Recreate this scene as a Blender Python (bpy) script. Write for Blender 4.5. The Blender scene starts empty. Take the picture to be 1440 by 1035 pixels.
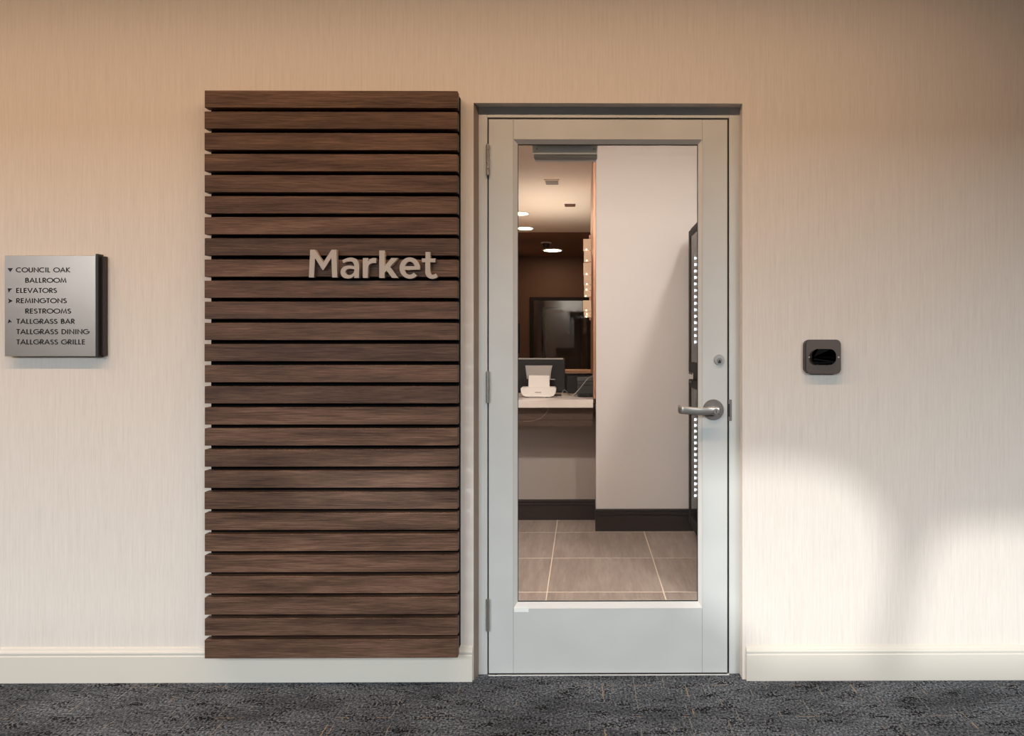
import bpy, bmesh, math, random
from mathutils import Vector, Matrix
random.seed(7)
S = bpy.context.scene
COL = S.collection
# ------------------------------------------------------------------ camera
H, F, YAW, CY0 = 1.28, 1035.0, math.radians(0.4), -2.80
PPX, PPY = 827.0, 483.0           # principal point (the lens was shifted)
cd = bpy.data.cameras.new('camera'); cam = bpy.data.objects.new('camera', cd); COL.objects.link(cam)
cam.location = (0, CY0, H); cam.rotation_euler = (math.pi/2, 0, -YAW)
cd.sensor_fit = 'HORIZONTAL'; cd.sensor_width = 36; cd.lens = F/1440*36
cd.shift_x = -(PPX-720)/1440; cd.shift_y = -(517.5-PPY)/1440
cd.clip_start = 0.02
S.camera = cam
S.view_settings.view_transform = 'Standard'; S.view_settings.look = 'None'
S.view_settings.exposure = 0.0; S.view_settings.gamma = 1; S.view_settings.use_curve_mapping = False
# ------------------------------------------------------------------ world, sun, window daylight, added fills
w = bpy.data.worlds.new('world'); S.world = w; w.use_nodes = True
wn = w.node_tree; bg = wn.nodes['Background']
sky = wn.nodes.new('ShaderNodeTexSky'); sky.sky_type = 'HOSEK_WILKIE'; sky.turbidity = 3
sky.sun_direction = (-0.38, -0.87, 0.3)
wn.links.new(sky.outputs[0], bg.inputs[0]); bg.inputs[1].default_value = 0.25
SK, SE = 0.46, 0.25               # sunbeam run to the right and fall, per metre travelled towards the wall
sl = bpy.data.lights.new('sun', 'SUN'); so = bpy.data.objects.new('sun', sl); COL.objects.link(so)
so.rotation_euler = Vector((SK, 1, -SE)).to_track_quat('-Z', 'Y').to_euler()
sl.energy = 1.75; sl.angle = math.radians(1.0); sl.color = (0.99, 1.0, 0.97)
def area(name, loc, target, sx, sy, e, col, shape='RECTANGLE', spread=180):
    l = bpy.data.lights.new(name, 'AREA'); o = bpy.data.objects.new(name, l); COL.objects.link(o)
    l.shape = shape; l.size = sx; l.size_y = sy; l.energy = e; l.color = col; l.spread = math.radians(spread)
    o.location = loc; o.rotation_euler = (Vector(target)-Vector(loc)).to_track_quat('-Z', 'Y').to_euler()
    return o
COOL = (0.89, 0.965, 1.01); WARM = (1, 0.67, 0.43); NEUT = (1, 0.94, 0.89)
area('daylight_fill', (-4.9, -8.85, 4.0), (-4.9, 0, 4.0), 6.6, 2.8, 660, COOL)
area('daylight_fill', (3.6, -8.85, 4.0), (3.6, 0, 4.0), 2.4, 2.8, 480, COOL)  # added fill: no window here, brightens the lower right wall
area('cove_lamp', (-1.8, -1.02, 2.84), (-1.8, -1.02, 0), 6.4, 0.06, 67, WARM)
area('shop_lamp_fill', (0.93, 0.36, 2.66), (0.93, 0.36, 0), 0.12, 0.12, 33, NEUT, 'DISK')
area('shop_lamp_fill', (-0.35, 0.36, 2.66), (-0.35, 0.36, 0), 0.12, 0.12, 42, NEUT, 'DISK')  # added fill to light the shop floor
area('shop_lamp_fill', (-0.35, 4.6, 1.9), (-0.35, 4.6, 3), 0.5, 1.6, 12, (1, .84, .70))  # added upward fill in mid-air to brighten the shop ceiling
# ------------------------------------------------------------------ helpers
def W(px, py, y):
    a, b = (px-PPX)/F, -(py-PPY)/F
    dx = a*math.cos(YAW)+math.sin(YAW); dy = math.cos(YAW)-a*math.sin(YAW)
    t = (y-CY0)/dy
    return Vector((dx*t, y, H+b*t))
def X(px, y, py=483): return W(px, py, y).x
def Z(py, y, px=827): return W(px, py, y).z
ORG = {}
def root(name, label, cat, loc, group=None, kind=None):
    o = bpy.data.objects.new(name, None); COL.objects.link(o); o.location = loc; o.empty_display_size = .05
    ORG[o] = Vector(loc)
    if label: o['label'] = label
    if cat: o['category'] = cat
    if group: o['group'] = group
    if kind: o['kind'] = kind
    return o
def obj(name, bm, mat, parent=None, smooth=False, label=None, cat=None, group=None, kind=None, origin=None):
    if parent is not None: org = ORG[parent]
    elif origin is not None: org = Vector(origin)
    else:
        xs = [v.co for v in bm.verts]
        org = Vector(((min(v.x for v in xs)+max(v.x for v in xs))/2, (min(v.y for v in xs)+max(v.y for v in xs))/2, min(v.z for v in xs)))
    loc = Vector((0, 0, 0))
    if parent is not None and origin is not None: loc = Vector(origin)-org; org = Vector(origin)
    for v in bm.verts: v.co -= org
    bmesh.ops.recalc_face_normals(bm, faces=bm.faces)
    me = bpy.data.meshes.new(name); bm.to_mesh(me); bm.free()
    if smooth:
        for p in me.polygons: p.use_smooth = True
        try: me.set_sharp_from_angle(angle=math.radians(38))
        except Exception: pass
    me.materials.append(mat)
    o = bpy.data.objects.new(name, me); COL.objects.link(o)
    if parent is not None: o.parent = parent; o.location = loc
    else: o.location = org
    ORG[o] = org
    for k, v in (('label', label), ('category', cat), ('group', group), ('kind', kind)):
        if v: o[k] = v
    return o
def box(x0, x1, y0, y1, z0, z1, bev=0, bm=None, seg=1):
    t = bmesh.new(); r = bmesh.ops.create_cube(t, size=1)
    for v in t.verts: v.co = Vector(((x0+x1)/2+v.co.x*(x1-x0), (y0+y1)/2+v.co.y*(y1-y0), (z0+z1)/2+v.co.z*(z1-z0)))
    if bev: bmesh.ops.bevel(t, geom=t.edges[:], offset=bev, segments=seg, affect='EDGES', profile=.5)
    return merge(bm, t)
def merge(bm, t):
    if bm is None: return t
    me = bpy.data.meshes.new('tmp'); t.to_mesh(me); t.free(); bm.from_mesh(me); bpy.data.meshes.remove(me); return bm
def cyl(p, q, r, n=24, r2=None, bm=None, bev=0):
    p, q = Vector(p), Vector(q); d = q-p; t = bmesh.new()
    bmesh.ops.create_cone(t, cap_ends=True, segments=n, radius1=r, radius2=r if r2 is None else r2, depth=d.length)
    if bev: bmesh.ops.bevel(t, geom=[e for e in t.edges if len(e.link_faces) == 2 and any(len(f.verts) > 4 for f in e.link_faces)], offset=bev, segments=2, affect='EDGES')
    M = Matrix.Translation((p+q)/2) @ d.to_track_quat('Z', 'Y').to_matrix().to_4x4()
    bmesh.ops.transform(t, matrix=M, verts=t.verts); return merge(bm, t)
def prism(pts, f, bm=None, bev=0):
    """pts: outline; f(pt, k) -> 3D position of the point on side k (0/1)"""
    t = bmesh.new(); a = [t.verts.new(f(p, 0)) for p in pts]; b = [t.verts.new(f(p, 1)) for p in pts]; n = len(pts)
    t.faces.new(a); t.faces.new(b[::-1])
    for i in range(n): t.faces.new((a[i], b[i], b[(i+1) % n], a[(i+1) % n]))
    bmesh.ops.recalc_face_normals(t, faces=t.faces)
    if bev: bmesh.ops.bevel(t, geom=[e for e in t.edges if e.calc_length() > bev*2], offset=bev, segments=2, affect='EDGES')
    return merge(bm, t)
def tube(pts, r, n=8, bm=None):
    pts = [Vector(p) for p in pts]; t = bmesh.new(); rings = []
    for i, p in enumerate(pts):
        d = (pts[min(i+1, len(pts)-1)]-pts[max(i-1, 0)]).normalized()
        q = d.to_track_quat('Z', 'Y')
        rings.append([t.verts.new(p+q @ Vector((r*math.cos(a*2*math.pi/n), r*math.sin(a*2*math.pi/n), 0))) for a in range(n)])
    for a, b in zip(rings, rings[1:]):
        for k in range(n): t.faces.new((a[k], a[(k+1) % n], b[(k+1) % n], b[k]))
    t.faces.new(rings[0]); t.faces.new(rings[-1][::-1])
    return merge(bm, t)
def spline(P, n=10):
    P = [Vector(p) for p in P]; Q = [2*P[0]-P[1]]+P+[2*P[-1]-P[-2]]; out = []
    for i in range(1, len(Q)-2):
        for k in range(n):
            t = k/n; a, b, c, d = Q[i-1:i+3]
            out.append(.5*((2*b)+(c-a)*t+(2*a-5*b+4*c-d)*t*t+(3*b-a-3*c+d)*t**3))
    return out+[P[-1]]
def rrect(x0, x1, z0, z1, r, n=6):
    out = []
    for cx, cz, a0 in ((x1-r, z1-r, 0), (x0+r, z1-r, 90), (x0+r, z0+r, 180), (x1-r, z0+r, 270)):
        for k in range(n+1):
            a = math.radians(a0+90*k/n); out.append((cx+r*math.cos(a), cz+r*math.sin(a)))
    return out
# ------------------------------------------------------------------ materials
def mat(name, col, rough=.6, metal=0, spec=.5, emit=None, es=1, coat=0):
    m = bpy.data.materials.new(name); m.use_nodes = True; b = m.node_tree.nodes['Principled BSDF']
    b.inputs['Base Color'].default_value = (*col, 1); b.inputs['Roughness'].default_value = rough
    b.inputs['Metallic'].default_value = metal; b.inputs['Specular IOR Level'].default_value = spec
    if coat: b.inputs['Coat Weight'].default_value = coat
    if emit: b.inputs['Emission Color'].default_value = (*emit, 1); b.inputs['Emission Strength'].default_value = es
    return m
def N(m, t, **k):
    n = m.node_tree.nodes.new('ShaderNode'+t)
    for a, v in k.items(): setattr(n, a, v)
    return n
def L(m, a, b): m.node_tree.links.new(a, b)
def noise(m, scale, sv=(1, 1, 1), detail=4, rough=.6, coord='Object', rnd=False):
    tc = N(m, 'TexCoord'); mp = N(m, 'Mapping'); mp.inputs['Scale'].default_value = sv
    L(m, tc.outputs[coord], mp.inputs[0])
    if rnd:
        oi = N(m, 'ObjectInfo'); cx = N(m, 'CombineXYZ'); ml = N(m, 'Math', operation='MULTIPLY'); ml.inputs[1].default_value = 37
        L(m, oi.outputs['Random'], ml.inputs[0])
        for i in range(3): L(m, ml.outputs[0], cx.inputs[i])
        L(m, cx.outputs[0], mp.inputs['Location'])
    n = N(m, 'TexNoise'); n.inputs['Scale'].default_value = scale; n.inputs['Detail'].default_value = detail
    n.inputs['Roughness'].default_value = rough; L(m, mp.outputs[0], n.inputs['Vector']); return n.outputs[0]
def ramp(m, src, stops, interp='LINEAR'):
    r = N(m, 'ValToRGB'); cr = r.color_ramp; cr.interpolation = interp
    while len(cr.elements) < len(stops): cr.elements.new(.5)
    for e, (p, c) in zip(cr.elements, stops): e.position = p; e.color = (*c, 1) if len(c) == 3 else c
    L(m, src, r.inputs[0]); return r.outputs[0]
def mix(m, fac, a, b, mode='MIX'):
    x = N(m, 'Mix', data_type='RGBA', blend_type=mode)
    for i, v in ((0, fac), (6, a), (7, b)):
        if isinstance(v, (int, float)): x.inputs[i].default_value = v
        elif isinstance(v, tuple): x.inputs[i].default_value = (*v, 1)
        else: L(m, v, x.inputs[i])
    return x.outputs[2]
def bump(m, h, s, d=.001):
    b = N(m, 'Bump'); b.inputs['Strength'].default_value = s; b.inputs['Distance'].default_value = d
    L(m, h, b.inputs['Height']); L(m, b.outputs[0], m.node_tree.nodes['Principled BSDF'].inputs['Normal'])
def setc(m, s): L(m, s, m.node_tree.nodes['Principled BSDF'].inputs['Base Color'])
g = lambda v: (v, v, v)
# wallpaper: vertical strie
wall_m = mat('wallpaper', (.76, .70, .64), .75, spec=.25)
a = noise(wall_m, 1, (330, 330, 9), 3, .7); b = noise(wall_m, 1, (110, 110, 2.5), 2, .5)
c = mix(wall_m, .3, a, b)
setc(wall_m, ramp(wall_m, c, [(.3, (.69, .63, .565)), (.5, (.765, .705, .645)), (.7, (.82, .76, .70))]))
bump(wall_m, a, .5, .0012)
paint_m = mat('cream_paint', (.71, .665, .59), .4)
white_m = mat('grey_white_paint', (.66, .62, .60), .7, spec=.3); bump(white_m, noise(white_m, 240), .1, .0005)
ceil_m = mat('ceiling_paint', (.85, .76, .66), .8)
brown_m = mat('brown_wall_paint', (.13, .062, .036), .6)
knee_m = mat('taupe_wall_paint', (.36, .31, .28), .6)
dceil_m = mat('ceiling_dimmed', (.27, .15, .095), .7)  # light falling off along the ceiling, put into a brown colour
copper_m = mat('copper_warm_light', (.55, .30, .2), .35, .5)  # also carries the warm light painted on the column's return
dark_wood = mat('espresso_stained_wood', (.022, .013, .01), .38)
cpt = mat('carpet', (.1, .1, .11), .95, spec=.1)
n1 = noise(cpt, 1, (125, 105, 105), 3, .72)                      # tufts
n2 = noise(cpt, 1, (9, 20, 9), 5, .65)                          # patches
n3 = noise(cpt, 1, (26, 190, 26), 3, .7)                        # rows
base = ramp(cpt, n1, [(.36, (.014, .015, .018)), (.46, (.075, .086, .102)), (.56, (.135, .15, .172)), (.67, (.29, .31, .335))])
comb = mix(cpt, .5, n2, n1)
blk = ramp(cpt, comb, [(.445, g(1)), (.462, g(0))])
base = mix(cpt, blk, base, (.01, .01, .011))
rowf = ramp(cpt, n3, [(.35, g(.75)), (.42, g(0))])
base = mix(cpt, rowf, base, (.014, .014, .016))
big = ramp(cpt, noise(cpt, 2.6, (1, 2.5, 1), 3), [(.35, g(.62)), (.65, g(1.35))]); base = mix(cpt, 1.0, base, big, 'MULTIPLY')
# tan yarn lines running across and along
tc = N(cpt, 'TexCoord'); sp = N(cpt, 'SeparateXYZ'); L(cpt, tc.outputs['Object'], sp.inputs[0])
def line(axis, period, width, off, brk):
    m1 = N(cpt, 'Math', operation='ADD'); m1.inputs[1].default_value = off; L(cpt, sp.outputs[axis], m1.inputs[0])
    wob = N(cpt, 'Math', operation='MULTIPLY_ADD'); L(cpt, noise(cpt, 70), wob.inputs[0]); wob.inputs[1].default_value = .014; L(cpt, m1.outputs[0], wob.inputs[2])
    m2 = N(cpt, 'Math', operation='PINGPONG'); m2.inputs[1].default_value = period/2; L(cpt, wob.outputs[0], m2.inputs[0])
    m3 = N(cpt, 'Math', operation='LESS_THAN'); m3.inputs[1].default_value = width; L(cpt, m2.outputs[0], m3.inputs[0])
    m4 = N(cpt, 'Math', operation='MULTIPLY'); L(cpt, m3.outputs[0], m4.inputs[0])
    L(cpt, ramp(cpt, brk, [(.55, g(0)), (.60, g(1))]), m4.inputs[1]); return m4.outputs[0]
for ax, pe, wd, of, bk, cc in ((0, .31, .0022, 20.07, noise(cpt, 1, (3, 5, 3), 2), (.36, .27, .19)), (0, .19, .0013, 20.02, noise(cpt, 1, (5, 7, 3), 2), (.33, .27, .21)),
                               (1, .23, .0016, 20.05, noise(cpt, 1, (7, 4, 5), 3), (.30, .22, .16)), (0, .085, .001, 20.03, noise(cpt, 1, (7, 6, 3), 2), (.3, .29, .27))):
    base = mix(cpt, line(ax, pe, wd, of, bk), base, cc)
setc(cpt, base); bump(cpt, n1, 1.0, .006)
# walnut
wood = mat('walnut_slat_wood', (.1, .06, .04), .5, spec=.25)
gr = noise(wood, 1, (9, 90, 330), 6, .72, rnd=True); g2 = noise(wood, 1, (2.2, 14, 26), 3, .5, rnd=True)
gc = mix(wood, .36, gr, g2)
wc = ramp(wood, gc, [(.34, (.026, .014, .009)), (.5, (.096, .053, .034)), (.65, (.20, .118, .078))])
oi = N(wood, 'ObjectInfo'); tone = ramp(wood, oi.outputs['Random'], [(0, (.82, .80, .80)), (1, (1.28, 1.24, 1.24))])
setc(wood, mix(wood, 1.0, wc, tone, 'MULTIPLY')); bump(wood, gr, .35, .0012)
blackm = mat('black_backing', (.004, .003, .003), .9, spec=.1)
alu = mat('painted_silver_metal', (.52, .525, .51), .45, .08, spec=.4)
setc(alu, ramp(alu, noise(alu, 3, (1, 1, 1), 2), [(.3, (.565, .58, .565)), (.7, (.635, .65, .635))]))
beadm = mat('glazing_bead_metal', (.70, .70, .68), .35, .05)
gasket = mat('black_gasket', (.006, .006, .006), .6)
steel = mat('satin_steel', (.43, .41, .38), .3, .8)
steel_d = mat('aged_steel', (.25, .22, .2), .36, .8)
keym = mat('dark_keyway', (.01, .01, .01), .4)
threshm = mat('threshold_aluminium', (.82, .84, .83), .4)
brush = mat('brushed_sign_metal', (.47, .41, .365), .3, .9)
bump(brush, noise(brush, 1, (14, 14, 900), 2), .12, .0003)
printm = mat('black_print', (.012, .01, .01), .5)
signback = mat('dark_bronze_panel', (.035, .022, .018), .45)
lettm = mat('brushed_letter_metal', (.43, .36, .305), .5, .2)
bronze = mat('bronze_plate', (.085, .062, .05), .4, .5)
blk_gl = mat('black_gloss_plastic', (.004, .004, .004), .12)
blk_pl = mat('black_plastic', (.012, .011, .011), .4)
dgrey = mat('dark_grey_plastic', (.05, .052, .052), .4)
whitep = mat('white_plastic', (.82, .77, .72), .35)
greyp = mat('grey_plastic', (.36, .33, .31), .4)
cabm = mat('cable_rubber', (.4, .4, .4), .4)
stone = mat('white_counter_stone', (.74, .66, .61), .35)
setc(stone, ramp(stone, noise(stone, 4, (1, 3, 1), 3), [(.35, (.66, .585, .53)), (.65, (.78, .70, .65))]))
tilem = mat('taupe_porcelain_tile', (.3, .25, .22), .38)
tn = noise(tilem, 1, (22, 3, 1), 4, .6, rnd=True); t2 = noise(tilem, 1, (90, 9, 1), 3, .6, rnd=True)
setc(tilem, ramp(tilem, mix(tilem, .4, tn, t2), [(.33, (.26, .205, .172)), (.5, (.335, .27, .232)), (.68, (.42, .35, .305))]))
grout = mat('pale_grout', (.80, .68, .56), .8)
cool_frame = mat('cooler_black_frame', (.012, .010, .009), .6, spec=.2)
cool_in = mat('cooler_grey_liner', (.30, .30, .30), .5)
led = mat('cool_led', (1, 1, 1), .5, emit=(.85, .93, 1), es=9)
lampm = mat('warm_lamp_lens', (1, 1, 1), .5, emit=(1, .82, .6), es=7)
boxlit = mat('lit_box_glass', (.62, .46, .33), .5, emit=(1, .66, .42), es=.42)
boxbulb = mat('box_bulb', (1, 1, 1), .5, emit=(1, .82, .62), es=3)
gl = bpy.data.materials.new('clear_glass'); gl.use_nodes = True
nt = gl.node_tree; nt.nodes.remove(nt.nodes['Principled BSDF'])
tr = nt.nodes.new('ShaderNodeBsdfTransparent'); tr.inputs[0].default_value = (.96, .97, .965, 1)
go = nt.nodes.new('ShaderNodeBsdfGlossy'); go.inputs['Roughness'].default_value = .01
fr = nt.nodes.new('ShaderNodeFresnel'); fr.inputs[0].default_value = 1.45; mx = nt.nodes.new('ShaderNodeMixShader')
nt.links.new(fr.outputs[0], mx.inputs[0]); nt.links.new(tr.outputs[0], mx.inputs[1]); nt.links.new(go.outputs[0], mx.inputs[2])
nt.links.new(mx.outputs[0], nt.nodes['Material Output'].inputs[0])
# ------------------------------------------------------------------ room shell
RY = .048                                     # door frame face behind the wall face
OX0, OX1, OZ = X(666, 0), X(1044, 0), Z(145, 0)
CEIL = 2.90
def st(name, bm, m, parent=None, **k): return obj(name, bm, m, parent, kind='structure', **k)
WT = .17
b = box(-5, OX0, 0, WT, 0, CEIL); b = box(OX1, 5, 0, WT, 0, CEIL, bm=b); b = box(OX0, OX1, 0, WT, OZ, CEIL, bm=b)
st('wall_front', b, wall_m, origin=(0, 0, 0))
st('floor', box(-9, 5, -9.1, .12, -.05, 0), cpt, origin=(0, 0, 0))
st('ceiling', box(-5, 5, -3.4, 0, CEIL, CEIL+.1), ceil_m)
st('shade_header', box(-9, 5, -3.5, -3.4, 2.30, 5.6), ceil_m)           # unseen header added to keep skylight off the upper front wall
st('ceiling_lobby', box(-9, 5, -9, -3.5, 5.5, 5.6), ceil_m)
st('wall_left', box(-9.1, -9, -9, 0, 0, 5.6), wall_m); st('wall_right', box(5, 5.1, -9, 0, 0, 5.6), wall_m)
st('wall_back_corridor', box(-9, -5, -.1, 0, 0, 5.5), wall_m)
# unseen rear wall: holes cut to shape the sun patches on the front wall
def bk(px, py):                                # where the beam that lands on (px, py) of the front wall crosses the rear wall
    p = W(px, py, 0); return Vector((p.x-9*SK, -9, p.z+9*SE))
A = [bk(*p) for p in ((958, 650), (1090, 649), (1160, 658), (1215, 690), (1245, 735), (1256, 790), (1250, 850), (1238, 900), (1225, 935), (1080, 935), (1050, 900), (958, 842))]
B = [bk(*p) for p in ((1306, 765), (1328, 742), (1370, 738), (1500, 735), (1600, 735), (1600, 940), (1400, 940), (1262, 935), (1272, 880), (1288, 810))]
cu = bpy.data.curves.new('wb', 'CURVE'); cu.dimensions = '2D'; cu.fill_mode = 'BOTH'; cu.extrude = .03
def poly(cu, pts):
    s = cu.splines.new('POLY'); s.points.add(len(pts)-1); s.use_cyclic_u = True
    for q, p in zip(s.points, pts): q.co = (p[0], p[1], 0, 1)
def curve_bm(cu, f):
    o = bpy.data.objects.new('tmp', cu); COL.objects.link(o)
    me = bpy.data.meshes.new_from_object(o.evaluated_get(bpy.context.evaluated_depsgraph_get()))
    t = bmesh.new(); t.from_mesh(me); bpy.data.meshes.remove(me); bpy.data.objects.remove(o); bpy.data.curves.remove(cu)
    for v in t.verts: v.co = f(v.co)
    return t
poly(cu, [(-9, 0), (5, 0), (5, 5.6), (-9, 5.6)])
poly(cu, [(p.x, p.z) for p in A]); poly(cu, [(p.x, p.z) for p in [bk(*q) for q in ((400, 692), (460, 668), (560, 655), (646, 652), (646, 728), (560, 722), (470, 712))]]); poly(cu, [(p.x, p.z) for p in B])  # middle hole added for a faint sun streak on the slats
st('wall_back', curve_bm(cu, lambda v: Vector((v.x, -9-v.z, v.y))), wall_m)
lobby_m = mat('lobby_darkened', (.10, .075, .06), .6)  # unseen lobby surfaces, darkened to cut bounce and glass reflections
for _n in ('wall_back', 'wall_left', 'wall_right', 'shade_header', 'ceiling_lobby'): bpy.data.objects[_n].data.materials[0] = lobby_m
# baseboards on the front wall: plank with a rounded cap
def baseboard(name, x0, x1):
    prof = [(0, 0), (-.014, 0), (-.014, .098), (-.0115, .102), (-.0125, .106), (-.0135, .111), (-.012, .116), (-.008, .120), (-.006, .127), (-.003, .130), (0, .131)]
    st(name, prism(prof, lambda p, k: Vector(((x0, x1)[k], p[0], p[1]))), paint_m)
BBL = X(664, -.014)
baseboard('baseboard_left', -5, BBL); baseboard('baseboard_right', X(1050, -.014), 5)
# ------------------------------------------------------------------ door frame (trim_1)
f1 = root('trim_1', None, None, ((OX0+OX1)/2, RY, 0), kind='structure')
LX0, LX1, LZ1, LZ0 = X(687.3, RY), X(1022.8, RY), Z(167.9, RY), Z(946.5, RY)
GAPL, GAPR, GAPT = X(685.4, RY), X(1025.4, RY), Z(165.6, RY)
obj('jamb', box(OX0, GAPL, RY, RY+.10, 0, OZ, .0012), alu, f1); obj('jamb', box(GAPR, OX1, RY, RY+.10, 0, OZ, .0012), alu, f1)
obj('head', box(GAPL-.0005, GAPR+.0005, RY, RY+.10, GAPT, OZ, .0012), alu, f1)
e = X(673, RY+.0)
obj('reveal', prism([(OX0, .001), (OX0+.013, RY), (OX0, RY)], lambda p, k: Vector((p[0], p[1], (0, OZ)[k]))), mat('reveal_shade', (.30, .235, .19), .6), f1)  # wedge along the opening edge, the reveal's shadow put into its colour
obj('gap_shade_filler', merge(box(GAPL, LX0, RY+.003, RY+.09, 0, GAPT), box(LX1, GAPR, RY+.003, RY+.09, 0, GAPT)), gasket, f1)  # black filler set close behind the leaf gap to draw its shade
obj('gap_shade_filler', box(LX0, LX1, RY+.003, RY+.09, LZ1, GAPT), gasket, f1)
sp_ = obj('strike_plate', box(X(1024.2, RY), X(1029, RY), RY-.002, RY+.02, Z(592, RY), Z(562, RY), .0007), steel_d, f1)
obj('strike_hole', box(X(1023.6, RY), X(1026, RY), RY-.0028, RY+.004, Z(586, RY), Z(568, RY)), keym, sp_)
th = obj('threshold', box(LX0, LX1+.006, RY-.012, RY+.12, 0.0, Z(948, RY), .002), threshm, kind='structure'); th.name = 'trim_2'
# ------------------------------------------------------------------ door_1
d = root('door_1', None, None, ((LX0+LX1)/2, RY, LZ0), kind='structure')
D0, D1 = RY, RY+.045
SXL, SXR = X(722, D0), X(987.5, D0); GT, GB = Z(196, D0), Z(855.5, D0)
GXL, GXR, GZT, GZB = X(728, RY+.014), X(981.5, RY+.014), Z(203, RY+.014), Z(846, RY+.014)
obj('stile', box(LX0, SXL-.0006, D0, D1, LZ0, LZ1, .0008), alu, d); obj('stile', box(SXR+.0006, LX1, D0, D1, LZ0, LZ1, .0008), alu, d)
obj('top_rail', box(SXL, SXR, D0, D1, GT, LZ1, .0008), alu, d); obj('bottom_rail', box(SXL, SXR, D0, D1, LZ0, GB, .0008), alu, d)
def bead(pts):                                  # sloping glazing bead, 4 corners: outer a,b then inner
    (ax, az), (bx, bz), (cx, cz), (ex, ez) = pts
    t = bmesh.new(); v = [t.verts.new(p) for p in ((ax, D0-.001, az), (bx, D0-.001, bz), (cx, D0+.014, cz), (ex, D0+.014, ez), (ax, D0+.03, az), (bx, D0+.03, bz), (cx, D0+.03, cz), (ex, D0+.03, ez))]
    for f in ((0, 1, 2, 3), (4, 5, 6, 7), (0, 1, 5, 4), (1, 2, 6, 5), (2, 3, 7, 6), (3, 0, 4, 7)): t.faces.new([v[i] for i in f])
    return t
obj('glazing_bead', bead([(SXL, GT), (SXR, GT), (GXR, GZT), (GXL, GZT)]), beadm, d)
obj('glazing_bead', bead([(SXL, GB), (SXR, GB), (GXR, GZB), (GXL, GZB)]), beadm, d)
obj('glazing_bead', bead([(SXL, GB), (SXL, GT), (GXL, GZT), (GXL, GZB)]), beadm, d)
obj('glazing_bead', bead([(SXR, GB), (SXR, GT), (GXR, GZT), (GXR, GZB)]), beadm, d)
gk = merge(box(GXL-.001, GXR+.001, D0+.0145, D0+.02, GZT-.003, GZT+.002), box(GXL-.001, GXR+.001, D0+.0145, D0+.02, GZB-.002, GZB+.003))
gk = box(GXL-.002, GXL+.002, D0+.0145, D0+.02, GZB, GZT, bm=gk); gk = box(GXR-.0025, GXR+.002, D0+.0145, D0+.02, GZB, GZT, bm=gk)
obj('gasket', gk, gasket, d)
obj('glass_pane', box(GXL-.004, GXR+.004, D0+.02, D0+.026, GZB-.004, GZT+.004), gl, d)
obj('sticker', box(X(723, D0), X(743.5, D0), D0-.0012, D0, Z(860.5, D0), Z(854, D0), .0004), mat('white_sticker', (.88, .9, .86), .4), d)
obj('door_sweep', box(LX0+.002, LX1-.002, D0-.003, D0+.045, Z(947.9, RY), LZ0), gasket, d)
sb = cyl((X(697.5, D0), D0-.004, Z(948, D0)), (X(697.5, D0), D0+.001, Z(948, D0)), .005, 12); obj('screw', sb, keym, d)
for (pt, pb) in ((203, 247), (522, 566.5), (842, 887)):
    hx = X(686, RY-.008); zt, zb = Z(pt, RY-.008), Z(pb, RY-.008)
    t = obj('hinge', box(X(683.5, RY), X(687.2, RY), RY-.0022, RY+.003, zb+.002, zt-.002, .0005), steel_d, d)
    for k in range(5):
        z0 = zb+(zt-zb)*k/5; obj('knuckle', cyl((hx, RY-.009, z0+.0005), (hx, RY-.009, zb+(zt-zb)*(k+1)/5-.0005), .0068, 16, bev=.0008), steel, t, smooth=True)
# lock cylinder and lever
c = W(1011.5, 506, D0-.006)
lk = obj('lock_cylinder', cyl((c.x, D0+.001, c.z), (c.x, D0-.010, c.z), .0208, 40, .0185, bev=.0012), steel, d, smooth=True)
obj('cylinder_plug', cyl((c.x, D0-.009, c.z-.0035), (c.x, D0-.012, c.z-.0035), .011, 28), steel_d, lk, smooth=True)
obj('keyway', prism([(c.x-.0055, c.z-.013), (c.x+.0055, c.z-.013), (c.x+.0045, c.z-.004), (c.x, c.z+.001), (c.x-.0045, c.z-.004)], lambda p, k: Vector((p[0], D0-.0128+.002*k, p[1]))), keym, lk)
c = W(1003.5, 576.5, D0-.008)
lh = obj('lever_handle', cyl((c.x, D0+.001, c.z), (c.x, D0-.012, c.z), .0415, 56, .037, bev=.003), steel_d, d, smooth=True); lh['label'] = 'satin steel lever with round rosette'
obj('spindle', cyl((c.x, D0-.011, c.z), (c.x, D0-.062, c.z), .0135, 28, bev=.003), steel, lh, smooth=True)
# lever arm: swept rounded section ending in a return towards the door
yl = D0-.052; e = W(957, 577, yl)
path = spline([(c.x+.012, yl, c.z), (c.x-.02, yl-.002, c.z+.001), (c.x-.06, yl-.001, c.z-.001), (e.x+.02, yl, e.z), (e.x+.005, yl+.004, e.z), (e.x, yl+.016, e.z+.001), (e.x+.001, yl+.034, e.z+.004)], 8)
t = bmesh.new(); rings = []
for i, p in enumerate(path):
    u = i/(len(path)-1); hh = .0155-.002*u; ww = .0075-.001*u
    dd = (path[min(i+1, len(path)-1)]-path[max(i-1, 0)]).normalized(); up = Vector((0, 0, 1)); sd = dd.cross(up).normalized()
    rings.append([t.verts.new(p+sd*ww*math.copysign(abs(math.cos(a))**.55, math.cos(a))+up*hh*math.copysign(abs(math.sin(a))**.55, math.sin(a))) for a in [2*math.pi*k/20 for k in range(20)]])
for r0, r1 in zip(rings, rings[1:]):
    for k in range(20): t.faces.new((r0[k], r0[(k+1) % 20], r1[(k+1) % 20], r1[k]))
t.faces.new(rings[0]); t.faces.new(rings[-1][::-1])
obj('lever', t, steel, lh, smooth=True)
kc = cyl((c.x+.0, D0-.060, c.z), (c.x, D0-.066, c.z), .0105, 24, bev=.001); obj('key_cylinder', kc, steel, lh, smooth=True)
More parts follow.
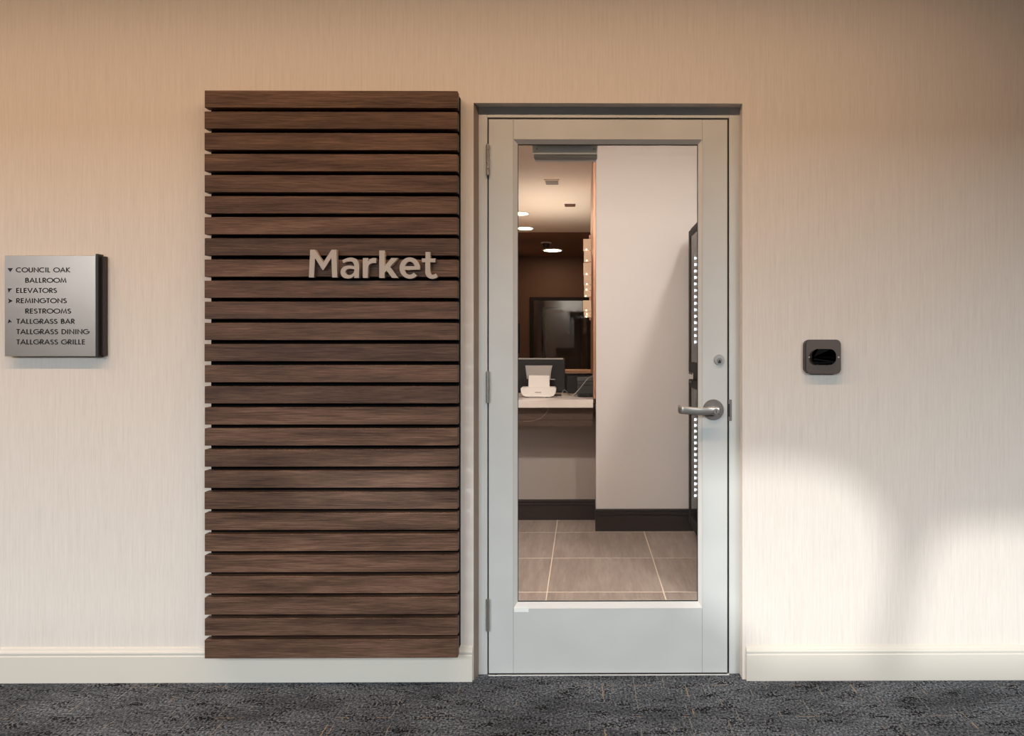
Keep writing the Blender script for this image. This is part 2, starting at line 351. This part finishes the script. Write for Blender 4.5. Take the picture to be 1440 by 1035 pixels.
obj('keyway', box(c.x-.0012, c.x+.0012, D0-.0668, D0-.0655, c.z-.006, c.z+.004), keym, lh)
# door closer seen through the glass
yc = D1+.004
cl = obj('door_closer', box(X(751, yc+.02), X(840, yc+.02), yc, yc+.035, Z(222, yc+.0), Z(197, yc), .003), mat('closer_body_grey', (.25, .25, .245), .5), d); cl['label'] = 'grey metal door closer behind the top of the glass'
obj('closer_plate', box(X(749, yc), X(839.5, yc), yc-.0045, yc+.002, Z(217.5, yc), Z(196, yc), .001), mat('closer_grey', (.86, .84, .80), .45, .1), cl)
obj('closer_arm', box(X(752.5, yc+.06), X(838.5, yc+.06), yc+.035, yc+.06, Z(228, yc+.06), Z(222, yc+.04), .002), alu, cl)
for px in (755, 835): p = W(px, 210, yc); obj('screw', cyl((p.x, yc-.0065, p.z), (p.x, yc-.003, p.z), .003, 12), steel, cl)
# ------------------------------------------------------------------ slatted timber screen
SY = -.078
sr = root('slat_screen', 'tall dark walnut screen of horizontal slats left of the glass door', 'wall panel', (X(466, SY), 0, Z(925, SY)))
sx0, sx1 = X(287.6, SY), X(643.5, SY)
ztop = Z(128.3, SY); pitch = (Z(128.3, SY)-Z(898.3, SY))/26; hh = Z(0, SY)-Z(24.2, SY)
proto = None
for i in range(27):
    z1 = ztop-i*pitch
    if i == 26: o = obj('slat', box(sx0, sx1, SY, SY+.034, Z(924.5, SY), z1, .0012), wood, sr, origin=(0, SY, z1)); continue
    if proto is None: proto = obj('slat', box(sx0, sx1, SY, SY+.034, z1-hh, z1, .0012), wood, sr, origin=(0, SY, z1)); base_loc = proto.location.copy()
    else:
        o = proto.copy(); COL.objects.link(o); o.parent = sr
        o.location = base_loc+Vector((random.uniform(-.0006, .0006), random.uniform(-.0006, .0006), -i*pitch+random.uniform(-.0004, .0004)))
obj('backing_panel', box(X(297, SY+.0345), sx1-.0015, SY+.0345, -.001, Z(918, SY), ztop-.004), blackm, sr)
# ------------------------------------------------------------------ lettering "Market"
yL = SY-.020
def arc(cx, cy, rx, ry, a0, a1, n=14): return [(cx+rx*math.cos(math.radians(a0+(a1-a0)*k/n)), cy-ry*math.sin(math.radians(a0+(a1-a0)*k/n))) for k in range(n+1)]
def cs(pts, n=5): return [(v.x, v.y) for v in spline([(p[0], p[1], 0) for p in pts], n)]
GL = {
 'M': [[(190, 388), (200, 172), (238, 172), (302, 272), (367, 172), (404, 172), (412, 388), (371, 388), (365, 237), (304, 330), (296, 330), (238, 237), (230, 388)]],
 'a': [cs([(450, 255), (480, 240), (515, 233), (550, 241), (573, 263), (581, 295)])+[(581, 392), (543, 392), (543, 374)]+cs([(543, 374), (525, 390), (495, 397), (465, 392), (445, 375), (437, 350), (443, 324), (462, 305), (495, 296), (525, 297), (543, 302)])+cs([(542, 285), (529, 268), (505, 263), (480, 268), (459, 278)]),
       cs([(543, 326), (520, 321), (497, 322), (480, 330), (475, 346), (481, 361), (499, 369), (520, 366), (537, 353), (543, 338)])],
 'r': [[(610, 237), (650, 237), (650, 262)]+cs([(650, 262), (665, 246), (688, 237), (714, 238)])+[(714, 277)]+cs([(700, 275), (672, 281), (655, 298), (650, 325)])+[(650, 392), (610, 392)]],
 'k': [[(738, 178), (780, 178), (780, 300), (832, 237), (884, 237), (822, 305), (886, 392), (838, 392), (795, 335), (780, 352), (780, 392), (738, 392)]],
 'e': [arc(976, 315, 80, 83, -9, 316, 40)+arc(976, 315, 41, 52, 316, 197, 16)[::1]+[(1055, 328)], arc(976, 315, 39, 50, 17, 163, 16)],
 't': [[(1098, 190), (1135, 190), (1135, 240), (1175, 240), (1175, 270), (1135, 270), (1135, 338)]+cs([(1136, 345), (1144, 362), (1160, 366), (1178, 358)])+[(1194, 383)]+cs([(1180, 393), (1150, 399), (1118, 390), (1100, 366), (1096, 345)])+[(1096, 270), (1070, 270), (1070, 240), (1098, 240)]],
}
ordl = {'M': 'first', 'a': 'second', 'r': 'third', 'k': 'fourth', 'e': 'fifth', 't': 'last'}
for ch, polys in GL.items():
    cu = bpy.data.curves.new('g', 'CURVE'); cu.dimensions = '2D'; cu.fill_mode = 'BOTH'; cu.extrude = 1
    for p in polys: poly(cu, p)
    def f(v, a=yL, b=SY): 
        q = W(400+v.x/5.538, 320+v.y/5.538, a); q.y = a if v.z > 0 else b; return q
    case = 'capital' if ch == 'M' else 'small'
    obj('sign_letter', curve_bm(cu, f), lettm, label='beige metal %s letter %s, %s letter of the Market sign on the slats' % (case, ch, ordl[ch]), cat='sign letter', group='letters of the Market sign')
# ------------------------------------------------------------------ directory sign
yp = -.030
ds = root('directory_sign', 'brushed metal wayfinding sign listing ballroom, elevators and restrooms at far left', 'sign', (X(75, 0), 0, Z(501, 0)))
def bx(px0, px1, py0, py1, y0, y1, bev=0): return box(X(px0, y0), X(px1, y0), y0, y1, Z(py1, y0), Z(py0, y0), bev)
obj('sign_plate', bx(6.5, 134.5, 360, 501, yp, yp+.012, .0008), brush, ds)
obj('edge_fin', bx(134.3, 138, 357.5, 502.5, yp-.006, -.004, .0005), blk_pl, ds)
obj('back_panel', bx(130, 147.5, 361, 500, yp+.012, -.0, .001), signback, ds)
ADV = dict(zip('COUNILAKBRMEVTSGD', (.80, .94, .70, .80, .26, .46, .80, .66, .58, .60, .92, .54, .76, .52, .54, .90, .74)))
def ar(cx, cy, r, a0, a1, n=9, ry=None): return [(cx+r*math.cos(math.radians(a0+(a1-a0)*k/n)), cy+(ry or r)*math.sin(math.radians(a0+(a1-a0)*k/n))) for k in range(n+1)]
h = .065
SG = {'C': [ar(.46, .5, .435, 52, 308, 14)], 'O': [ar(.47, .5, .435, 0, 360, 22)], 'U': [[(.1, 1), (.1, .35)]+ar(.35, .315, .25, 180, 360, 10)[1:]+[(.6, 1)]],
 'N': [[(.1, 0), (.1, .93), (.70, .07), (.70, 1)]], 'I': [[(.13, 0), (.13, 1)]], 'L': [[(.1, 1), (.1, h), (.44, h)]],
 'A': [[(.03, 0), (.40, .93), (.77, 0)], [(.16, .33), (.64, .33)]], 'K': [[(.1, 0), (.1, 1)], [(.58, 1), (.14, .53), (.62, 0)]],
 'B': [[(.1, 0), (.1, 1)], [(.1, .935), (.27, .935)]+ar(.27, .735, .2, 90, -90, 7)+[(.1, .535)], [(.1, .535), (.29, .535)]+ar(.29, .3, .235, 90, -90, 8)+[(.1, .065)]],
 'R': [[(.1, 0), (.1, 1)], [(.1, .935), (.27, .935)]+ar(.27, .71, .225, 90, -90, 8)+[(.1, .485)], [(.24, .48), (.56, 0)]],
 'M': [[(.07, 0), (.2, .93), (.46, .12), (.72, .93), (.85, 0)]], 'E': [[(.48, .935), (.1, .935), (.1, .065), (.48, .065)], [(.1, .52), (.46, .52)]],
 'V': [[(.03, 1), (.38, .07), (.73, 1)]], 'T': [[(.0, .935), (.52, .935)], [(.26, .935), (.26, 0)]],
 'S': [ar(.27, .73, .19, 30, 230, 9)+ar(.26, .27, .21, 70, -150, 10)], 'G': [ar(.47, .5, .435, 48, 360, 16)+[(.52, .5)]],
 'D': [[(.1, .065), (.1, .935), (.26, .935)]+ar(.26, .5, .42, 90, -90, 12, .435)[1:]+[(.1, .065)]]}
def stroke(bm, pts, wd, f):
    pts = [Vector(p) for p in pts]; n = len(pts); closed = (pts[0]-pts[-1]).length < 1e-4
    Lf, Rt = [], []
    for i, p in enumerate(pts):
        a = pts[i]-pts[i-1] if i > 0 else (pts[-1]-pts[-2] if closed else pts[1]-pts[0])
        b = pts[i+1]-pts[i] if i < n-1 else (pts[1]-pts[0] if closed else a)
        a, b = a.normalized(), b.normalized(); na = Vector((-a.y, a.x)); nb = Vector((-b.y, b.x)); m = na+nb
        m = na if m.length < .1 else m.normalized()
        k = min(1/max(m.dot(na), .2), 2.2); Lf.append(bm.verts.new(f(p+m*wd/2*k))); Rt.append(bm.verts.new(f(p-m*wd/2*k)))
    for i in range(n-1): bm.faces.new((Lf[i], Lf[i+1], Rt[i+1], Rt[i]))
yt = yp-.0006
def cpt2(cx, cy): return W(cx/5.75, 340+cy/5.75, yt)
for txt, x0, x1, y0, y1 in (('COUNCIL OAK', 130, 568, 208, 247), ('BALLROOM', 203, 537, 292, 331), ('ELEVATORS', 130, 460, 374, 413), ('REMINGTONS', 130, 540, 457, 496), ('RESTROOMS', 203, 575, 541, 580),
                            ('TALLGRASS BAR', 133, 605, 624, 663), ('TALLGRASS DINING', 133, 720, 707, 747), ('TALLGRASS GRILLE', 133, 690, 790, 830)):
    tw = sum(ADV.get(c_, .34)+.08 for c_ in txt)-.08; sx = (x1-x0)/tw; bm = bmesh.new(); u = 0
    for c_ in txt:
        if c_ != ' ':
            for s in SG[c_]: stroke(bm, s, .178, lambda p: cpt2(x0+(u+p.x)*sx, y1-p.y*(y1-y0)))
        u += ADV.get(c_, .34)+.08
    t = obj('text_line', bm, printm, ds)
for pts in ([(60, 213), (105, 213), (83, 245)], [(62, 376), (103, 378), (86, 388), (70, 412)], [(65, 458), (103, 478), (65, 498), (74, 478)], [(73, 625), (97, 652), (80, 650), (62, 660)]):
    bm = bmesh.new(); bm.faces.new([bm.verts.new(cpt2(*p)) for p in pts]); obj('arrow', bm, printm, ds)
# ------------------------------------------------------------------ square wall device
dv = root('door_release_sensor', 'square bronze wall plate with rounded corners and glossy black lens right of door', 'sensor', (X(1158, 0), 0, Z(526, 0)))
y0 = -.026
pl = lambda p0, p1, q0, q1, r, ya, yb, bev=0: prism(rrect(X(p0, ya), X(p1, ya), Z(q1, ya), Z(q0, ya), r), lambda p, k: Vector((p[0], (ya, yb)[k], p[1])), bev=bev)
obj('back_box', pl(1131.5, 1181, 477.5, 525.5, .022, y0+.004, 0), blk_pl, dv)
obj('face_plate', pl(1133.5, 1182.8, 477.5, 526, .019, y0, y0+.005, .0012), bronze, dv, smooth=True)
for q in (487, 515.5): obj('back_lug', bx(1130.6, 1134, q-1.4, q+1.4, -.012, -.001), blk_pl, dv)
obj('lens', pl(1141.5, 1176, 490.7, 513, .0255, y0-.016, y0+.001, .007), blk_gl, dv, smooth=True)
for px in (1138, 1179.3): p = W(px, 502.3, y0); obj('screw', cyl((p.x, y0-.0015, p.z), (p.x, y0+.001, p.z), .0032, 14), steel, dv)
# ================================================================== the shop behind the door
YW, YK = 2.22, 2.555
CX = X(838.3, YW)
SH = 2.70
st('wall_column', box(CX, 1.5, YW+.012, 4.1, 0, SH), white_m, origin=(0, YW, 0))
st('wall_knee', box(-1.05, CX, YK, YK+.1, 0, Z(573.5, 2.25)-.001), knee_m)
st('wall_shop_left', box(-1.12, -1.05, WT, 13.0, 0, SH), mat('tan_wall_paint', (.42, .26, .17), .7))
st('wall_shop_right', box(1.5, 1.6, WT, 13, 0, SH), white_m)
st('ceiling_shop', box(-1.12, 1.6, WT, 6.6, SH, SH+.1), ceil_m)
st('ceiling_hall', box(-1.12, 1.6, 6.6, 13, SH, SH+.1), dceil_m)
st('floor_hall', box(-1.12, 1.6, YK+.1, 13, -.06, 0), mat('dark_hall_floor', (.06, .045, .035), .5))
FY = 9.2
dx0, dx1, dz = X(745, FY), X(834, FY), Z(418, FY)
b = box(-1.05, dx0, FY, FY+.1, 0, SH); b = box(dx1, 1.5, FY, FY+.1, 0, SH, bm=b); b = box(dx0, dx1, FY, FY+.1, dz, SH, bm=b)
st('wall_far', b, brown_m)
st('wall_hall_end', box(-1.05, 1.5, 11.6, 11.7, 0, SH), mat('hall_brown_paint', (.5, .29, .18), .7))
# shop tile floor
ft = root('floor_tiles', None, None, (0, 1.2, -.03), kind='structure'); ft.name = 'floor_shop'
obj('grout_bed', box(-1.12, 1.6, .12, YK+.1, -.06, -.0012), grout, ft)
lx, ly = X(767.6, W(0,0,0).y, 845), 0
def gy(py): return CY0+F*H/(py-PPY)          # floor point straight ahead at image row py
Yr = gy(784.8); lx = X(767.6, gy(845)); TS = .60
tp = None
for i in range(-2, 4):
    for j in range(-3, 2):
        tx, ty = lx+i*TS, Yr+j*TS
        if ty < .12 and ty+TS > .13:
            obj('floor_tile', box(tx+.0025, tx+TS-.0025, .125, ty+TS-.0035, -.012, 0, .001), tilem, ft, origin=(tx, .125, 0)); continue
        if ty+TS < .13 or ty > YK+.1 or tx > 1.6 or tx+TS < -1.1: continue
        if tp is None: tp = obj('floor_tile', box(tx+.0025, tx+TS-.0025, ty+.0035, ty+TS-.0035, -.012, 0, .001), tilem, ft, origin=(tx, ty, 0)); o = tp
        else: o = tp.copy(); COL.objects.link(o); o.parent = ft
        o.location = Vector((tx, ty, 0))-ORG[ft]
# shop baseboards, dark wood with grooves
def dark_base(name, x0, x1, yb, top):
    k = top/.17
    prof = [(0, 0), (-.016, 0), (-.016, .118*k), (-.010, .122*k), (-.014, .128*k), (-.014, .142*k), (-.008, .146*k), (-.011, .152*k), (-.011, .164*k), (-.006, .17*k), (0, .17*k)]
    st(name, prism(prof, lambda p, q: Vector(((x0, x1)[q], yb+p[0], p[1]))), dark_wood)
ztc = Z(716, YW)
dark_base('baseboard_column', CX-.006, 1.5, YW+.012, ztc)
dark_base('baseboard_knee', -1.05, CX-.002, YK, Z(702, YK))
st('return_warm_light', box(CX-.018, CX-.001, YW+.03, 4.1, .9, SH), copper_m)    # strip on the column's return; its copper colour is painted warm light
# ------------------------------------------------------------------ counter
YC = 2.25
zc = Z(562.3, YC)
ct = root('service_counter', 'white stone counter on dark wood apron seen through the door glass', 'counter', (-.45, YC+.3, zc-.4))
obj('countertop', box(-1.045, CX-.02, YC, YC+.72, Z(573.5, YC), zc, .002), stone, ct)
zb_ = Z(573.5, YC)
for k in range(3):
    obj('apron_board', box(-1.045, CX-.02, YC+.045+.002*k, YC+.075, zb_-.045*(k+1)+.0015, zb_-.045*k-(.001 if k == 0 else 0), .001), mat('apron_brown_wood', (.075, .045, .032), .45), ct)
obj('under_panel', box(-1.045, CX-.02, YC+.08, YK-.001, zb_-.13, zb_-.002), dark_wood, ct)
# monitor
ym = YC+.42
mn = root('monitor', 'black flat monitor seen from behind on the white counter', 'monitor', (X(755, ym), ym, zc))
obj('screen_housing', bx(690, 794.5, 504.5, 551, ym, ym+.03, .004), blk_pl, mn)
obj('top_bezel', bx(690, 792, 503.5, 505.5, ym-.002, ym+.004, .0005), greyp, mn)
obj('stand', box(X(750, ym), X(765, ym), ym+.03, ym+.05, zc+.008, Z(535, ym)), blk_pl, mn); obj('foot', box(X(735, ym), X(790, ym), ym-.04, ym+.1, zc, zc+.01, .003), blk_pl, mn)
# scanner / receipt stand
ys = YC+.20
sc = root('document_scanner', 'small white scanner with raised grey tray in front of the monitor', 'scanner', (X(758, ys), ys, zc))
def sh(pts, ya, yb, bev=0): return prism(pts, lambda p, k: W(p[0], p[1], ya)+Vector((0, (yb-ya)*k, 0)), bev=bev)
obj('body', sh([(732.2, 546.5), (734, 544.5), (780, 544.5), (782, 546.5), (781.2, 553), (778.5, 556.5), (774, 558.3), (740, 558.3), (735.5, 556.5), (732.8, 553)], ys, ys+.10, .0015), whitep, sc, smooth=True)
obj('neck', sh([(743.5, 528), (772.3, 528), (773, 545), (743, 545)], ys+.035, ys+.055, .001), whitep, sc)
obj('document_tray', sh([(738.7, 514), (776.7, 514), (774.5, 524), (774, 533.5), (772.5, 533.5), (772.8, 527.8), (743, 527.8), (742.5, 533), (741, 533)], ys+.05, ys+.065, .0006), greyp, sc)
obj('tray_lever', sh([(772.5, 532.7), (780.5, 533), (780.5, 534), (772.5, 534)], ys+.05, ys+.056), greyp, sc)
obj('logo_mark', sh([(752.3, 551.2), (761, 551.2), (761, 552.6), (752.3, 552.6)], ys-.0006, ys+.001), greyp, sc)
for q in (739, 767): obj('rubber_foot', box(X(q, ys), X(q+4, ys), ys+.01, ys+.03, zc+.0005, Z(557.8, ys)), blk_pl, sc)
# card printer box
yk = YC+.24
kb = root('receipt_printer', 'dark grey printer box at the right end of the white counter', 'printer', (X(825, yk), yk, zc))
obj('housing', bx(812, 836.5, 536, 557.5, yk, yk+.16, .003), dgrey, kb)
obj('lid', bx(811.6, 836.5, 531.5, 535.6, yk-.003, yk+.16, .002), mat('lid_grey', (.10, .10, .10), .35), kb)
obj('paper_slot', bx(812.6, 836, 541, 542.2, yk-.001, yk+.01), blk_pl, kb)
for px, r in ((817, .011), (823, .014), (830, .011)):
    p = W(px, 554.5, yk-.012); tube_pts = [(p.x+r*math.cos(a), yk-.014+.004*math.sin(3*a), p.z+.4*r*math.sin(a)) for a in [k*math.pi/8 for k in range(17)]]
    obj('cable_loop', tube(tube_pts, .0025, 6), blk_pl, kb)
# black cash box between
yb2 = YC+.42
cb = root('cash_box', 'black box between the monitor and the grey printer', 'box', (X(804, yb2), yb2, zc))
obj('body', bx(797, 836, 527.5, 553.5, yb2, yb2+.12, .003), blk_pl, cb); obj('lid', bx(796.6, 836.4, 526, 527.4, yb2-.002, yb2+.122, .001), blk_gl, cb)
yw_ = YC+.16
obj('power_cable', tube(spline([W(834, 528.5, yw_+.06), W(828, 531, yw_+.05), W(821, 539, yw_+.04), W(813, 549, yw_+.03), W(806, 555.5, yw_+.02), W(803, 556.2, yw_+.02)], 8), .0022, 6), cabm, label='pale grey cable rising behind the counter printer', cat='cable')
obj('data_cable', tube(spline([W(789, 559.5, yw_), W(790.5, 552.5, yw_), W(793.5, 548.3, yw_+.01), W(797, 551, yw_+.02), W(800.5, 556, yw_+.03)], 8), .0014, 6), cabm, label='thin dark cable arching beside the white scanner', cat='cable')
# wire drooping under the counter
obj('hanging_wire', tube(spline([W(772, 574, YC+.03), W(768, 581, YC+.02), W(760, 588, YC+.015), W(748, 592, YC+.015), W(736, 592.5, YC+.02)], 8), .0014, 6), mat('tan_wire', (.3, .2, .13), .5), label='thin tan wire hanging in a curve below the counter edge', cat='wire')
# lit ledge beyond the counter
yl2 = 5.2
lg = root('back_bar', 'narrow copper-topped bar ledge glowing behind the monitor', 'bar', (X(812, yl2), yl2+.2, 0))
obj('ledge', bx(700, 832, 520.5, 525, yl2, yl2+.3, .003), mat('copper_ledge', (.72, .45, .28), .3, .4), lg)
obj('ledge_edge', bx(700, 832, 525, 528.5, yl2+.01, yl2+.28), dark_wood, lg)
obj('front_panel', box(X(700, yl2), X(832, yl2), yl2+.03, yl2+.25, 0, Z(528.5, yl2)), blk_pl, lg)
# staggered glass box light on the column's return
yx = 3.75
wl = root('box_wall_light', 'column of staggered pale glass light boxes beside the white column', 'wall lamp', (X(830, yx), yx, Z(446, yx)))
segs = [(336, 351.5, 820.3, 834), (353, 367, 821.2, 834), (369.5, 386, 820.4, 834), (387, 400, 821, 834), (401, 408, 821.5, 832.5), (409, 417, 821.2, 831), (422.5, 437, 819.8, 834), (438, 442, 821, 834), (442.6, 446, 821.6, 832)]
obj('mounting_rail', box(CX-.034, CX-.019, yx+.02, yx+.06, Z(450, yx), Z(330, yx)), copper_m, wl)
for a_, b_, xa, xb in segs:
    s_ = obj('shade', bx(xa, xb, a_, b_, yx+random.uniform(0, .01), yx+.09, .002), boxlit, wl)
    p = W((xa+xb)/2-2.3, b_, yx); obj('bulb', cyl((p.x, yx-.001, p.z+.004), (p.x, yx+.02, p.z+.004), .006, 12), boxbulb, s_)
# ------------------------------------------------------------------ far doorway (door_2)
d2 = root('door_2', None, None, ((dx0+dx1)/2, FY, 0), kind='structure')
fw = .055
obj('frame', box(dx0, dx0+fw, FY-.03, FY+.1, 0, dz), cool_frame, d2); obj('frame', box(dx1-fw-.04, dx1, FY-.03, FY+.1, 0, dz), cool_frame, d2)
obj('frame', box(dx0+fw, dx1-fw-.04, FY-.03, FY+.1, dz-.05, dz), cool_frame, d2)
obj('glass_pane', box(dx0+fw, dx1-fw-.04, FY+.03, FY+.036, 0.02, dz-.05), gl, d2)
y3 = 11.55
d3 = root('door_3', None, None, (X(790, y3), y3, 0), kind='structure')
obj('leaf', bx(768, 817, 440, 640, y3, y3+.04, .004), mat('hall_door_brown', (.3, .17, .11), .5), d3)
obj('jamb', bx(762.5, 767.5, 434, 640, y3-.03, y3+.04), cool_frame, d3)
obj('head', bx(762.5, 790, 432.5, 434.5, y3-.03, y3+.04), cool_frame, d3)
st('wall_art_panel', bx(727, 730.5, 455, 497, 6.5, 6.56), cool_frame, label='dark narrow panel edge on the far left wall', cat=None)
# ------------------------------------------------------------------ ceiling fittings
def downlight(px, py, r, label, n='ceiling_light'):
    dist = F*(SH-H)/(PPY-py); y = CY0+dist; x = X(px, y, py)
    t = root(n, label, 'ceiling light', (x, y, SH-.02), 'downlights on the shop ceiling')
    rg = cyl((x, y, SH-.008), (x, y, SH+.0), r*1.25, 32, bev=.002); obj('trim_ring', rg, whitep, t)
    obj('lens', cyl((x, y, SH-.014), (x, y, SH-.007), r, 28), lampm, t); return x, y
lights = [downlight(732, 299.5, .08, 'glowing round downlight nearest the door, cut by the glass edge at left'),
          downlight(738.5, 320.5, .09, 'wide glowing round downlight where the ceiling turns dark'),
          downlight(777, 351.5, .13, 'round downlight on the dark far ceiling, the farthest big one')]
for x, y in lights[:]: area('downlight_lamp', (x, y, SH-.03), (x, y, 0), .14, .14, 7, WARM, 'DISK')
yv = CY0+F*(SH-H)/(PPY-256)
vx0, vx1, vy0, vy1 = X(765.5, yv), X(787, yv), CY0+F*(SH-H)/(PPY-252.3), CY0+F*(SH-H)/(PPY-259.5)
v = root('ceiling_vent', 'square pale ceiling vent seen above the counter', 'vent', ((vx0+vx1)/2, yv, SH-.02))
obj('frame', box(vx0, vx1, vy0, vy1, SH-.006, SH, .002), ceil_m, v)
for k in range(5): q = vy0+(vy1-vy0)*(k+.7)/6; obj('slat', box(vx0+.012, vx1-.012, q, q+.012, SH-.010, SH-.0055), greyp, v)
yv = CY0+F*(SH-H)/(PPY-288)
v = root('slot_diffuser', 'narrow brown slot diffuser in the pale ceiling', 'vent', (X(801, yv), yv, SH-.02))
obj('frame', box(X(794, yv), X(809, yv), yv-.05, yv+.05, SH-.012, SH, .001), mat('slot_brown', (.16, .07, .05), .6), v)
obj('blade', box(X(795, yv), X(808, yv), yv-.005, yv+.005, SH-.015, SH-.011), dark_wood, v)
ysd = CY0+F*(SH-H)/(PPY-341); x = X(768, ysd)
v = root('smoke_detector', 'small dark smoke detector on the far dim ceiling', 'smoke detector', (x, ysd, SH-.05))
obj('base', cyl((x, ysd, SH-.015), (x, ysd, SH), .075, 24), whitep, v); obj('sensor_head', cyl((x, ysd, SH-.075), (x, ysd, SH-.014), .035, 20, .055), blk_pl, v)
# ------------------------------------------------------------------ drinks cooler
ya, yz = .75, 2.06; fx = X(968.3, yz)
fz0, fz1, fm0, fm1 = .10, Z(325, yz), Z(533, yz), Z(523, yz)
ck = root('drinks_cooler', 'tall black drinks cooler with white light strips, cut by the door edge', 'cooler', (fx+.33, 1.45, 0))
cx1 = 1.40
b = box(fx+.03, cx1, yz-.02, yz, fz0, fz1-.005); b = box(fx+.03, cx1, ya, ya+.02, fz0, fz1-.005, bm=b); b = box(fx+.03, cx1, ya, yz, fz1-.03, fz1-.005, bm=b)
b = box(fx+.03, cx1, ya, yz, fz0, fz0+.04, bm=b); b = box(cx1-.03, cx1, ya, yz, fz0, fz1-.005, bm=b); b = box(fx+.03, cx1, ya, yz, (fm0+fm1)/2-.03, (fm0+fm1)/2+.03, bm=b)
obj('cabinet', b, cool_frame, ck)
obj('liner', merge(box(fx+.06, cx1-.04, yz-.04, yz-.021, fz0+.05, fz1-.04), box(cx1-.05, cx1-.031, ya+.02, yz-.02, fz0+.05, fz1-.04)), cool_in, ck)
def cdoor(z0, z1, zl0, zl1, hz):
    fr_ = box(fx, fx+.028, yz-.09, yz, z0, z1, .004); fr_ = box(fx, fx+.028, ya, ya+.1, z0, z1, .004, bm=fr_)
    fr_ = box(fx, fx+.028, ya+.1, yz-.1, z0, z0+.07, bm=fr_); fr_ = box(fx, fx+.028, ya+.1, yz-.1, z1-.05, z1, bm=fr_)
    dd = obj('door', fr_, cool_frame, ck)
    obj('glass_pane', box(fx+.003, fx+.007, ya+.1, yz-.1, z0+.07, z1-.05), gl, dd)
    yb_ = 1.84; xl = X(977.8, yb_)
    obj('light_strip', box(xl-.006, xl+.03, yb_+.001, yb_+.012, zl0-.02, zl1+.02), cool_in, dd)
    n = 14
    for k in range(n):
        zz = zl1-(zl1-zl0)*k/(n-1); obj('led', box(xl-.006, xl+.006, yb_-.006, yb_, zz-.008, zz+.008, .0015), led, dd)
    obj('handle', box(fx-.004, fx+.001, yz-.16, yz-.03, hz, hz+.014, .002), blk_pl, dd)
zq = lambda py: Z(py, 1.84)
cdoor(fm1, fz1, zq(481), zq(363), fm1-.012)
cdoor(fz0, fm0, zq(697), zq(590), fm0-.02)
for q in (ya+.08, yz-.08):
    obj('foot', cyl((fx+.07, q, 0), (fx+.07, q, fz0), .022, 16, .03), cool_frame, ck); obj('foot', cyl((cx1-.08, q, 0), (cx1-.08, q, fz0), .022, 16, .03), cool_frame, ck)
obj('kick_grille', box(fx+.05, fx+.06, ya+.1, yz-.11, .03, fz0), cool_frame, ck)
